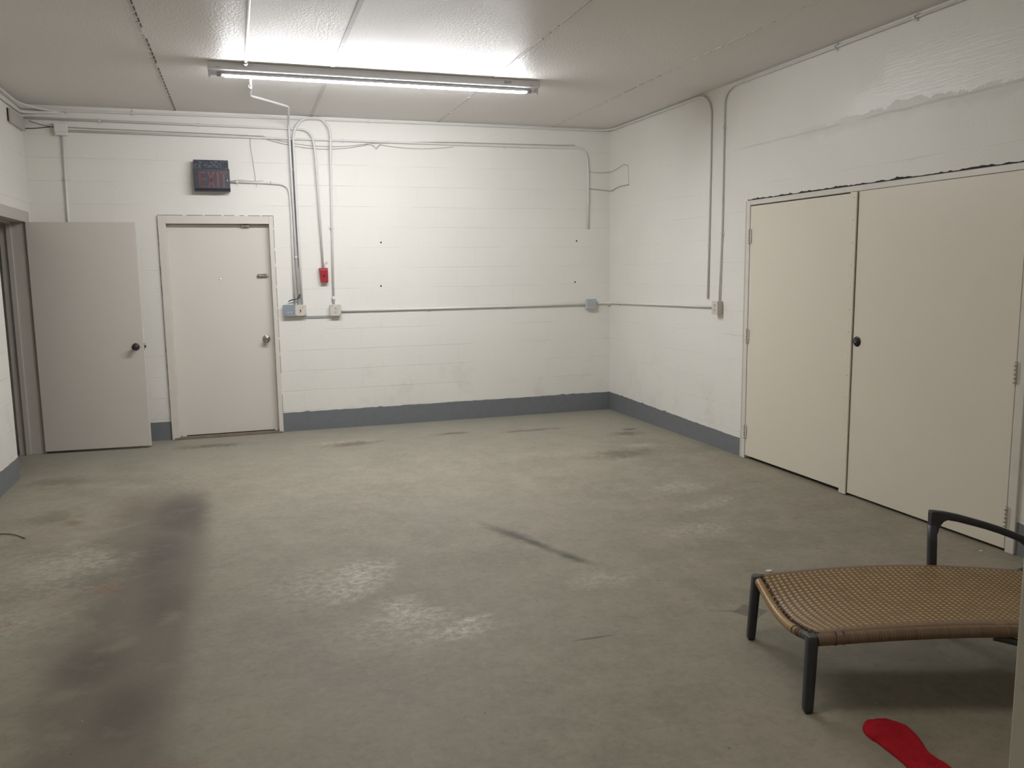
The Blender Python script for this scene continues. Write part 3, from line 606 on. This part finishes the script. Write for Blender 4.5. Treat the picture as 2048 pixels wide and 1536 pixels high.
conduit('white conduit from the exit sign, curving down to the grey switch box', [(-3.93, yb_, 2.424), (-3.57, yb_, 2.420), (-3.388, yb_, 2.405, 0.15), (-3.378, yb_, 2.10, 0.12), (-3.386, yb_, 1.262)], 0.0105, 0.15,
        [((-3.86, yb_, 2.423), Z, NB)], [((-3.56, yb_-0.001, 2.421), (-3.535, yb_-0.001, 2.418))])
conduit('short white conduit dropping from the left junction box behind the open door', [(-5.307, yb_, 2.795), (-5.318, yb_, 2.05), (-5.32, yb_, 1.2)], 0.0105, 0.05, [((-5.312, yb_, 2.42), X, NB)])
conduit('white conduit level at socket height, between duplex outlet and small grey box', [(-2.945, yb_, 1.184), (-0.30, yb_, 1.181)], 0.010, 0.05, [((-1.2, yb_, 1.182), Z, NB), ((-2.05, yb_, 1.183), Z, NB)])
conduit('white conduit wrapping the right corner at socket height to the right wall outlet', [(-0.186, yb_, 1.189), (-0.07, yb_, 1.191), (-0.0135, -0.07, 1.192), (-0.0135, -2.20, 1.228)], 0.010, 0.05, [((-0.0135, -0.25, 1.195), Z, NR)])
conduit('white conduit rising from the right wall outlet, running on along the ceiling', [(-0.014, -2.235, 1.275), (-0.013, -2.252, 1.9), (-0.012, -2.250, 2.96, 0.08), (-0.014, -2.36, 3.026, 0.07), (-0.018, YF+0.02, 3.026)], 0.0075, 0.12,
        [((-0.013, -2.25, 1.85), Y_, NR), ((-0.012, -2.25, 2.72), Y_, NR), ((-0.018, -3.6, 3.026), Z, NR), ((-0.018, -4.3, 3.026), Z, NR)])
conduit('white conduit across the ceiling in front of the strip light', [(-3.80, YF+0.02, H-0.012), (-3.787, -3.5, H-0.012), (-3.782, -2.05, H-0.012, 0.03), (-3.779, -2.026, H-0.020)], 0.0105, 0.04, [], [((-3.782, -2.10, H-0.013), (-3.780, -2.028, H-0.015))])
conduit('thin grey conduit joining the switch box to the duplex outlet', [(-3.300, -0.020, 1.150), (-3.27, -0.020, 1.138), (-3.06, -0.020, 1.138), (-3.03, -0.020, 1.148)], 0.006, 0.02, mat=M_gbox)
# wires
def wire(label, pts, r=0.003, mat=None, n=6, name='cable', grp='loose wires on the back wall'):
    P = fillet(pts, 0.2, n); mb = MB(); mb.tube(P, r, 8); o = obj(name, mb, mat or M_wire); o['label'] = label; o['category'] = 'cable'; o['group'] = grp; return o
yw = -0.008
def sag(x0, z0, x1, z1, d, n=12, y=yw): return [(x0+(x1-x0)*i/n, y, z0+(z1-z0)*i/n-d*4*(i/n)*(1-i/n)) for i in range(n+1)]
wire('thin cable running left along the top of the lower conduit, from the left junction box', [(-5.26, yw-0.012, 2.868), (-4.6, yw-0.012, 2.863), (-4.2, yw-0.012, 2.860), (-3.6, yw-0.012, 2.852)])
wire('upper sagging thin cable below the long conduit near the looped pipes', sag(-3.6, 2.85, -2.62, 2.815, 0.055), 0.003)
wire('lower, deeper sagging thin cable below the long conduit near the looped pipes', sag(-3.64, 2.848, -2.60, 2.812, 0.078), 0.0035)
wire('thin cable sagging slightly right of the frayed wire end', sag(-2.50, 2.812, -1.75, 2.815, 0.03), 0.003)
wire('thin cable lying along the conduit toward the right corner', [(-2.60, yw-0.012, 2.822), (-1.9, yw-0.012, 2.856), (-0.6, yw-0.012, 2.866), (-0.42, yw-0.012, 2.872)])
wire('frayed wire end hanging from the long conduit', [(-2.62, yw, 2.815), (-2.56, yw, 2.80), (-2.535, yw-0.004, 2.765), (-2.52, yw-0.006, 2.79), (-2.49, yw, 2.815)], 0.0045)
wire('hair-thin cable hanging down toward the exit sign conduit', [(-3.722, yw, 2.845), (-3.722, yw, 2.75), (-3.700, yw, 2.55), (-3.690, yw, 2.425), (-3.685, yw, 2.38)], 0.002)
wire('thin cable wound on the exit sign conduit', [(-3.90, yw-0.018, 2.432), (-3.83, yw-0.016, 2.445), (-3.78, yw-0.018, 2.437), (-3.70, yw-0.016, 2.432), (-3.62, yw-0.016, 2.438)], 0.0025)
wire('dark flat strip running down between the two tall conduits', [(-3.345, -0.010, 2.85), (-3.338, -0.010, 2.4), (-3.335, -0.010, 2.12), (-3.330, -0.010, 1.9), (-3.325, -0.010, 1.62)], 0.0085, M_purple)  # dark strip filling the space between the two conduits
wire('black cable tail above the grey switch box', [(-3.445, -0.03, 1.290), (-3.42, -0.035, 1.305), (-3.36, -0.035, 1.312), (-3.338, -0.035, 1.34), (-3.336, -0.035, 1.36)], 0.005, M_black)
wire('curled thin wire above the red fire alarm box', [(-3.085, -0.02, 1.612), (-3.085, -0.02, 1.64), (-3.075, -0.02, 1.665), (-3.062, -0.02, 1.675), (-3.055, -0.02, 1.665), (-3.062, -0.02, 1.655)], 0.002)
wire('black wire slanting from the corner cover to the left junction box, upper one', [(-5.56, -0.035, 2.91), (-5.49, -0.035, 2.885), (-5.40, -0.035, 2.865), (-5.34, -0.035, 2.862)], 0.003, M_black)
wire('black wire slanting from the corner cover to the left junction box, lower one', [(-5.61, -0.030, 2.845), (-5.50, -0.030, 2.850), (-5.42, -0.030, 2.862), (-5.36, -0.035, 2.868)], 0.0035, M_black)
wire('painted-over wire in the right corner, upper line', [(-0.262, -0.004, 2.625), (-0.22, -0.004, 2.595), (-0.10, -0.004, 2.590), (-0.008, -0.008, 2.600), (-0.004, -0.20, 2.615), (-0.004, -0.34, 2.650), (-0.004, -0.44, 2.62)], 0.003)
wire('painted-over wire in the right corner, lower line', [(-0.262, -0.005, 2.425), (-0.15, -0.005, 2.415), (-0.03, -0.005, 2.405), (-0.006, -0.06, 2.40), (-0.005, -0.20, 2.425), (-0.005, -0.33, 2.43), (-0.004, -0.46, 2.425)], 0.006)
wire('faint vertical painted wire on the right wall by the corner', [(-0.003, -0.445, 2.62), (-0.003, -0.46, 2.425)], 0.002)
# corner wiring cover
t = thing('wiring_cover', 'white painted wiring cover on the left wall at the corner', 'cover', (XL, -0.3, 2.87))
obj('cover', B((XL, -0.52, 2.82), (XL+0.03, -0.03, 2.93)), M_framel, t, 0.006); obj('edge_gap', B((XL+0.001, -0.522, 2.825), (XL+0.012, -0.5195, 2.93)), M_dark, t)

# ------------------------------------------------------------------ boxes on the walls
def ebox(x0, x1, z0, z1, d, mat, t, nm='box_body'): return obj(nm, B((x0, -d, z0), (x1, 0, z1)), mat, t, 0.004)
def screws(t, pts, y, mat=M_steel):
    for (x_, z_) in pts: mb = MB(); mb.lathe([(0, 0.004), (0.002, 0.003)], (x_, y, z_), (0, -1, 0), 8); obj('screw', mb, mat, t)
t = thing('junction_box', 'white painted junction box high on the left of the back wall', 'electrical box', (-5.31, 0, 2.84)); ebox(-5.362, -5.262, 2.795, 2.895, 0.045, M_pipe, t); obj('cover_plate', B((-5.366, -0.049, 2.825), (-5.270, -0.045, 2.899)), M_pipe, t, 0.001)
t = thing('junction_box', 'blank grey metal junction box left of the light switch', 'electrical box', (-3.44, 0, 1.2)); ebox(-3.497, -3.392, 1.150, 1.258, 0.050, M_gbox, t)
pl = obj('cover_plate', B((-3.500, -0.053, 1.148), (-3.392, -0.050, 1.260)), M_gbox, t, 0.001)
mb = MB()
for a in ((-3.459, 1.174, -3.456, 1.190), (-3.459, 1.187, -3.420, 1.190), (-3.423, 1.174, -3.420, 1.190)): mb.box((a[0], -0.0538, a[1]), (a[2], -0.053, a[3]))
obj('white_mark', mb, M_white, pl, label='small white bracket mark'); screws(t, [(-3.478, 1.162)], -0.053, M_dark)
t = thing('light_switch', 'ivory toggle switch box at the foot of the three tall conduits', 'switch', (-3.335, 0, 1.2)); ebox(-3.388, -3.284, 1.150, 1.256, 0.050, M_lbox, t)
pl = obj('cover_plate', B((-3.390, -0.055, 1.150), (-3.282, -0.050, 1.257)), M_plate, t, 0.004); obj('toggle', B((-3.341, -0.067, 1.190), (-3.334, -0.055, 1.212)), M_dark, pl, 0.001); screws(pl, [(-3.315, 1.232), (-3.292, 1.163), (-3.380, 1.160), (-3.380, 1.247)], -0.055, M_dark)
def duplex(t, cx, cz, y, f=None):
    f = f or (lambda a, d, z: (a, d, z))
    for k, dz in enumerate((0.020, -0.020)):
        mb = MB(); mb.lathe([(0, 0.0165), (0.002, 0.016)], (0, 0, 0), (0, -1, 0), 20); mb.v = [f(cx+p[0], y+p[1], cz+dz+p[2]*0.85) for p in mb.v]; fc = obj('socket_face', mb, M_plate, t)
        mb = MB(); mb.box((cx-0.0075, y-0.0035, cz+dz-0.002), (cx-0.0050, y-0.002, cz+dz+0.007)).box((cx+0.0050, y-0.0035, cz+dz-0.001), (cx+0.0075, y-0.002, cz+dz+0.006)).box((cx-0.0025, y-0.0035, cz+dz-0.011), (cx+0.0025, y-0.002, cz+dz-0.006)); mb.v = [f(*p) for p in mb.v]; obj('slots', mb, M_dark, fc)
t = thing('duplex_outlet', 'ivory duplex outlet box right of the switch below the looped conduit', 'outlet', (-3.0, 0, 1.19)); ebox(-3.050, -2.948, 1.141, 1.250, 0.050, M_lbox, t)
pl = obj('cover_plate', B((-3.053, -0.055, 1.139), (-2.945, -0.050, 1.252)), M_plate, t, 0.003); duplex(pl, -2.998, 1.195, -0.055); screws(pl, [(-3.035, 1.235), (-2.955, 1.150)], -0.055, M_dark)
t = thing('junction_box', 'small pale grey box near the right end of the back wall', 'electrical box', (-0.243, 0, 1.19)); ebox(-0.300, -0.188, 1.135, 1.240, 0.048, M_plate, t)
pl = obj('cover_plate', B((-0.300, -0.052, 1.133), (-0.186, -0.048, 1.242)), M_lbox, t, 0.002); obj('toggle', B((-0.247, -0.058, 1.182), (-0.241, -0.052, 1.194)), M_white, pl)
t = thing('duplex_outlet', 'white outlet box on the right wall left of the double doors', 'outlet', (0, -2.23, 1.225)); obj('box_body', B((-0.052, -2.272, 1.170), (0, -2.188, 1.281)), M_plate, t, 0.003)
pl = obj('cover_plate', B((-0.056, -2.275, 1.168), (-0.052, -2.185, 1.283)), M_plate, t, 0.002); duplex(pl, -2.23, 1.226, 0, lambda a, d, z: (-0.056+d, a, z))
for zz in (1.20, 1.225, 1.25): mb = MB(); mb.lathe([(0, 0.009), (0.001, 0.009)], (-0.026, -2.272, zz), (0, -1, 0), 12); obj('knockout', mb, M_plate, t)
# fire alarm
t = thing('fire_alarm_box', 'red fire alarm pull box between the conduits, above the duplex outlet', 'fire alarm', (-3.1, 0, 1.54))
mb = MB(); mb.prism([(-3.141, 1.611), (-3.058, 1.611), (-3.058, 1.470), (-3.130, 1.470)], lambda a, b: (a, -0.055, b), lambda a, b: (a, 0, b)); bd = obj('body', mb, M_red, t, 0.004)
obj('top_band', B((-3.134, -0.0575, 1.588), (-3.064, -0.055, 1.600)), M_redl, bd); mb = MB(); mb.lathe([(0, 0.011), (0.004, 0.009)], (-3.097, -0.055, 1.535), (0, -1, 0), 16); obj('lock', mb, M_dark, bd)
# exit sign
t = thing('exit_sign', 'dark unlit exit sign with dull red letters above the back door', 'exit sign', (-4.08, 0, 2.47))
obj('housing', B((-4.236, -0.095, 2.525), (-3.932, 0, 2.610)), M_signtop, t, 0.003)
mb = MB(); mb.prism([(-0.102, 2.530), (-0.112, 2.352), (-0.104, 2.332), (0, 2.332), (0, 2.530)], lambda a, b: (-4.240, a, b), lambda a, b: (-3.924, a, b)); fp = obj('face_panel', mb, M_sign, t, 0.003)
def ltr(x0, x1, strokes):
    mb = MB(); z0, z1 = 2.358, 2.505
    for (a, b, c_, d) in strokes:   # polygon stroke from (a,b) to (c,d) in letter units
        w_ = 0.0085; p = Vector((x0+(x1-x0)*a, z0+(z1-z0)*b)); q = Vector((x0+(x1-x0)*c_, z0+(z1-z0)*d)); dr = (q-p).normalized(); n = Vector((-dr.y, dr.x))*w_
        poly = [tuple(p+n), tuple(q+n), tuple(q-n), tuple(p-n)]
        yy = lambda z_: -0.102-0.010*(2.530-z_)/0.178
        mb.prism(poly, lambda a, b: (a, yy(b)-0.0012, b), lambda a, b: (a, yy(b)+0.002, b))
    obj('letter', mb, M_letter, fp)
ltr(-4.192, -4.132, [(0.06, 0, 0.06, 1), (0.05, 0.94, 1, 0.94), (0.05, 0.52, 0.9, 0.52), (0.05, 0.06, 1, 0.06)])
ltr(-4.118, -4.058, [(0.08, 1, 0.92, 0), (0.92, 1, 0.08, 0)])
ltr(-4.040, -4.020, [(0.5, 0, 0.5, 1)])
ltr(-4.010, -3.950, [(0.5, 0, 0.5, 0.94), (0.0, 0.94, 1, 0.94)])
obj('glint_chip', B((-3.948, -0.113, 2.418), (-3.943, -0.108, 2.432)), M_white, fp)  # white chip put in for a small glint on the panel
# anchor holes
for (x_, z_, lab) in ((-2.517, 1.857, 'black screw hole in the back wall, upper left of four'), (-2.532, 1.424, 'black screw hole in the back wall, lower left of four'), (-0.396, 1.868, 'black screw hole in the back wall, upper right of four'), (-0.415, 1.427, 'black screw hole in the back wall, lower right of four')):
    mb = MB(); mb.lathe([(0, 0.009), (0.002, 0.008)], (x_, 0, z_), (0, -1, 0), 10); o = obj('screw_anchor', mb, M_dark); o['label'] = lab; o['category'] = 'screw'; o['group'] = 'screw holes in the back wall'

# ------------------------------------------------------------------ woven lounge chair
A0 = Vector((-1.930, -5.620, 0)); U = Vector((0.952, -0.304, 0)); V_ = Vector((-0.270, -0.9628, 0)); LEN, WID = 1.12, 0.583
ch = thing('lounge_chair', 'low woven cane lounge chair with charcoal legs and arms at the right', 'lounge chair', (-1.5, -6.0, 0))
ZS = 0.285
def arch(s_): return 0.028*sin(pi*min(1, max(0, s_/LEN)))
def sagf(t): return 0.050*sin(pi*min(1, max(0, t)))**1.2
def P(s_, t, z): return A0+U*s_+V_*(t*WID)+Vector((0, 0, z))
def seat_z(s_, t): return ZS-0.004+arch(s_)-sagf(t)*exp(-max(0, s_)/0.11)-0.012*sin(pi*min(1, max(0, t)))
# woven surface, real over-under relief
NU, NV = 48, 27; su, sv = 5, 6
mb = MB(); nu, nv = NU*su, NV*sv
for i in range(nu+1):
    for j in range(nv+1):
        u_ = i/su; v_ = j/sv; s_ = 0.018+(LEN-0.033)*i/nu; t = 0.0+1.0*j/nv
        b = max(0.0, cos(2*pi*(u_-0.5)))*max(0.0, cos(2*pi*(v_-0.5))); ins = 1.0 if 1.2 < v_ < 25.6 else 0.0
        z = seat_z(s_, t)+0.0032*b*ins-0.0018*max(0.0, cos(2*pi*u_))*ins
        edge_ = min(t, 1-t)*WID; z += 0.014-0.004 if edge_ > 0.02 else 0.010*sqrt(max(0, 1-((0.02-edge_)/0.02)**2))
        if i == 0: s_ += random.uniform(-0.006, 0.004)
        bow = 0.012*sin(pi*s_/LEN); tt = t+(bow/WID)*(2*t-1)
        mb.v.append(tuple(P(s_, tt, z)))
for i in range(nu):
    for j in range(nv):
        a = i*(nv+1)+j; mb.face((a, a+nv+1, a+nv+2, a+1), ((i/su, j/sv), ((i+1)/su, j/sv), ((i+1)/su, (j+1)/sv), (i/su, (j+1)/sv)), True)
seat = obj('woven_seat', mb, M_cane, ch)
sd = seat.modifiers.new('solid', 'SOLIDIFY'); sd.thickness = 0.004; sd.offset = -1
# frayed front edge over the front rail
mb = MB()
for k in range(60):
    t = (k+0.5)/60; L_ = random.uniform(0.003, 0.010)*(1.6 if t > 0.72 else 1); q = seat_z(0.02, t); w_ = 0.003
    a, b = P(0.022, t, q+0.008), P(0.018-L_, t+random.uniform(-.004, .004), q+0.002-random.uniform(0, .008)); mb.tube([a, b], w_, 5, radii=[0.0042, 0.002])
obj('frayed_edge', mb, M_fray, seat)
# wrapped side rails
def side(t, sg, s0=0.014, s1=LEN-0.02):
    mb = MB(); n = 420; pts = []; rad = []; uvs = []
    for i in range(n+1):
        s_ = s0+(s1-s0)*i/n; bow = 0.012*sin(pi*s_/LEN); tt = t+sg*bow/WID; uu = i/4.0
        pts.append(P(s_, tt, ZS-0.020+arch(s_))); rad.append(0.0225+0.0012*cos(2*pi*(uu)) if i % 4 else 0.0215); uvs.append(uu)
    mb.tube(pts, 0.022, 14, radii=rad, uvs=uvs, upv=(0, 0, 1)); return obj('side_rail', mb, M_wrap, ch)
sa = side(1.0, 1); side(0.0, -1)
mb = MB()
for s_ in (0.080, 0.112): mb.box((0, 0, 0), (0.001, 0.001, 0.001))
mb = MB()
for s_, w_ in ((0.072, 0.007), (0.100, 0.007)):
    pts = [P(s_+w_*q, 1.0, ZS-0.020+arch(s_)) for q in (0, 1)]
    mb.tube(pts, 0.0245, 14, cap=True)
obj('broken_strand', mb, M_fray, sa)
# front rail : golden cane wrapping, torn away near the closer leg
def frail(t): return P(0.0, t, ZS-0.018-sagf(t))
mb = MB(); n = 200; mb.tube([frail(0.03+0.69*i/n) for i in range(n+1)], 0.0175, 12, uvs=[i/4 for i in range(n+1)], upv=(0, 0, 1)); fr = obj('front_rail', mb, M_gold, ch, label='golden cane wrapped front rail')
mb = MB(); mb.tube([frail(0.70+0.30*i/12) for i in range(13)], 0.0155, 12); obj('bare_rail', mb, M_frameblk, fr)
for a_, b_, r_ in ((0.735, 0.045, 0.0170), (0.845, 0.012, 0.0168)): obj('loose_wrap', MB().tube([frail(a_+b_*i/5) for i in range(6)], r_, 12), M_gold, fr)
for a_, b_, r_ in ((0.785, 0.05, 0.0166), (0.715, 0.012, 0.0172)): obj('torn_wrap', MB().tube([frail(a_+b_*i/5) for i in range(6)], r_, 12), M_fray, fr)
mb = MB(); mb.tube([P(0.020, 0.78+0.21*i/8, seat_z(0.02, 0.78+0.21*i/8)-0.008) for i in range(9)], 0.007, 8); obj('torn_edge', mb, M_fray, seat)
# rear cross rail
mb = MB(); mb.tube([P(LEN-0.02, i/10, ZS-0.018) for i in range(11)], 0.018, 12); obj('rear_rail', mb, M_frameblk, ch)
# legs
def leg(top, foot, w_=0.044):
    top = Vector(top); foot = Vector(foot); mb = MB(); d = foot-top
    pts = [top+Vector((0, 0, 0.004)), top, top+d*0.05, top+d*0.5, top+d*0.93, top+d*0.975, foot]
    mb.tube(pts, 1.0, 16, radii=[0.80, 0.95, 1.0, 0.97, 0.92, 0.84, 0.55], flat_=(w_, w_*0.86), upv=U); return obj('leg', mb, M_frameblk, ch)
leg(P(-0.004, 0.0, ZS-0.004), P(-0.020, -0.01, 0.0), 0.042)
leg(P(-0.004, 1.0, ZS-0.004), P(-0.014, 1.012, 0.0), 0.044)
for sd_, t0 in ((-1, 0.0), (1, 1.0)):
    leg(P(LEN-0.01, t0, ZS-0.01), P(LEN+0.12, t0+sd_*0.04, 0.0), 0.042)
# arms : post and curved armrest, standing just outside the rails
def arm(t, bend):
    off = t
    prof = [(0.770, 0.0), (0.762, 0.26), (0.757, 0.40), (0.754, 0.478)]
    mb = MB(); mb.tube([P(a, off, z) for a, z in prof], 1, 16, radii=[0.85, 1, 1, 1], flat_=(0.034, 0.034), upv=U); o = obj('arm_post', mb, M_frameblk, ch)
    top = [(0.742, 0.524), (0.760, 0.523), (0.800, 0.518), (0.86, 0.505), (0.93, 0.485), (0.98, 0.470), (1.036, 0.451), (1.09, 0.430), (1.137, 0.410), (1.18, 0.375), (1.22, 0.335), (1.235, 0.28), (1.22, 0.0)]
    mb = MB(); mb.tube([P(a, off+(bend if i > 8 else 0)*0, z) for i, (a, z) in enumerate(top)], 1, 16, radii=[1.0, 1, 1, .95, .92, .9, .9, .9, .9, .95, 1, 1, .8], flat_=(0.034, 0.032), upv=tuple(V_)); r_ = obj('armrest', mb, M_frameblk, o)
    # inner corner gusset
    mb = MB(); pl_ = [(0.740, 0.535), (0.742, 0.44), (0.772, 0.44), (0.778, 0.470), (0.795, 0.492), (0.82, 0.503), (0.82, 0.528), (0.76, 0.538)]
    q0, q1 = off-0.016/WID, off+0.016/WID
    mb.prism(pl_, lambda a, b: tuple(P(a, q0, b)), lambda a, b: tuple(P(a, q1, b))); obj('corner_joint', mb, M_frameblk, o, 0.004)
arm(-0.080, -1); arm(1.080, 1)
mb = MB(); mb.tube(fillet([P(0.64, 1.0, ZS-0.020), P(0.69, 1.03, ZS-0.026), P(0.760, 1.080, ZS-0.040)], 0.03, 4), 0.013, 10); obj('arm_bracket', mb, M_frameblk, ch)
mb = MB(); mb.tube(fillet([P(0.66, 0.0, ZS-0.030), P(0.70, -0.03, ZS-0.050), P(0.760, -0.080, ZS-0.075)], 0.03, 4), 0.013, 10); obj('arm_bracket', mb, M_frameblk, ch)
for t0 in (0.0, 1.0):
    sg = -1 if t0 == 0 else 1
    mb = MB(); mb.tube([P(LEN-0.03, t0, ZS-0.012), P(LEN+0.06, t0+sg*0.04, ZS+0.004), P(1.232, t0+sg*0.080, ZS+0.01)], 0.014, 10); obj('arm_bracket', mb, M_frameblk, ch)

# ------------------------------------------------------------------ red cloth on the floor
Lc = [(-1.993, -6.334), (-2.006, -6.352), (-2.015, -6.375), (-2.018, -6.407), (-2.014, -6.426), (-2.016, -6.471), (-2.020, -6.536), (-2.028, -6.582), (-2.040, -6.649), (-2.051, -6.716)]
Rc = [(-1.969, -6.316), (-1.940, -6.315), (-1.870, -6.334), (-1.849, -6.378), (-1.858, -6.435), (-1.874, -6.476), (-1.900, -6.536), (-1.902, -6.634), (-1.900, -6.693), (-1.895, -6.759)]
def smooth(pts, k=6):
    out = []; n = len(pts)
    for i in range(n-1):
        p0, p1, p2, p3 = pts[max(0, i-1)], pts[i], pts[i+1], pts[min(n-1, i+2)]
        for q in range(k):
            t = q/k; out.append(tuple(0.5*((2*p1[c_])+(-p0[c_]+p2[c_])*t+(2*p0[c_]-5*p1[c_]+4*p2[c_]-p3[c_])*t*t+(-p0[c_]+3*p1[c_]-3*p2[c_]+p3[c_])*t**3) for c_ in (0, 1)))
    out.append(pts[-1]); return out
Ls, Rs = smooth(Lc), smooth(Rc); mb = MB(); M = 22; n = len(Ls)
from mathutils import noise as mn
for sgn in (1, 0):
    for i in range(n):
        for j in range(M+1):
            t = j/M; e = sin(pi*t)**0.5; x_ = Ls[i][0]*(1-t)+Rs[i][0]*t; y_ = Ls[i][1]*(1-t)+Rs[i][1]*t; u_ = i/(n-1)
            endt = min(1, (i/5.0))**0.5
            if sgn:
                z = 0.004+e*endt*(0.016+0.012*mn.noise(Vector((x_*20, y_*14, 0)))+0.006*mn.noise(Vector((x_*48, y_*40, 3))))
                z += 0.006*exp(-((t-0.16)/0.10)**2)*endt*e - 0.010*exp(-((t-0.62)/0.15)**2)*exp(-((u_-0.50)/0.10)**2)+0.006*exp(-((t-0.86)/.07)**2)*endt*e
                z += 0.004*exp(-((u_-0.33-0.25*t)/0.03)**2)*e
            else: z = 0.001
            mb.v.append((x_, y_, z))
N0 = n*(M+1)
for i in range(n-1):
    for j in range(M):
        a = i*(M+1)+j; mb.face((a, a+1, a+M+2, a+M+1), None, True); mb.face((N0+a, N0+a+M+1, N0+a+M+2, N0+a+1))
    for j in (0, M): a = i*(M+1)+j; mb.face((a, a+M+1, N0+a+M+1, N0+a))
for i in (0, n-1):
    for j in range(M): a = i*(M+1)+j; mb.face((a, a+1, N0+a+1, N0+a))
o = obj('red_cloth', mb, M_cloth); o['label'] = 'crumpled red cloth lying on the concrete floor in front of the lounge chair'; o['category'] = 'cloth'

# ------------------------------------------------------------------ small litter
mb = MB(); mb.tube(fillet([(-5.45, -2.79, 0.003), (-5.36, -2.80, 0.006), (-5.29, -2.86, 0.006), (-5.228, -2.945, 0.003)], 0.08, 5), 0.0028, 6); o = obj('twig', mb, M_twig); o['label'] = 'thin curved brown twig on the floor at the left edge'; o['category'] = 'twig'
for (x_, y_, s_, lab) in ((-1.395, -4.955, 0.020, 'white paint chip on the floor just behind the far front corner of the chair'), (-0.128, -5.097, 0.012, 'small white paint chip on the floor near the foot of the double doors')):
    mb = MB(); k = 7; pl_ = [(x_+s_*random.uniform(.7, 1)*cos(2*pi*i/k), y_+s_*random.uniform(.5, .9)*sin(2*pi*i/k)) for i in range(k)]
    mb.prism(pl_, lambda a, b: (a, b, 0.0005), lambda a, b: (a, b, 0.006)); o = obj('paint_chip', mb, M_chip); o['label'] = lab; o['category'] = 'paint chip'; o['group'] = 'white paint chips on the floor'
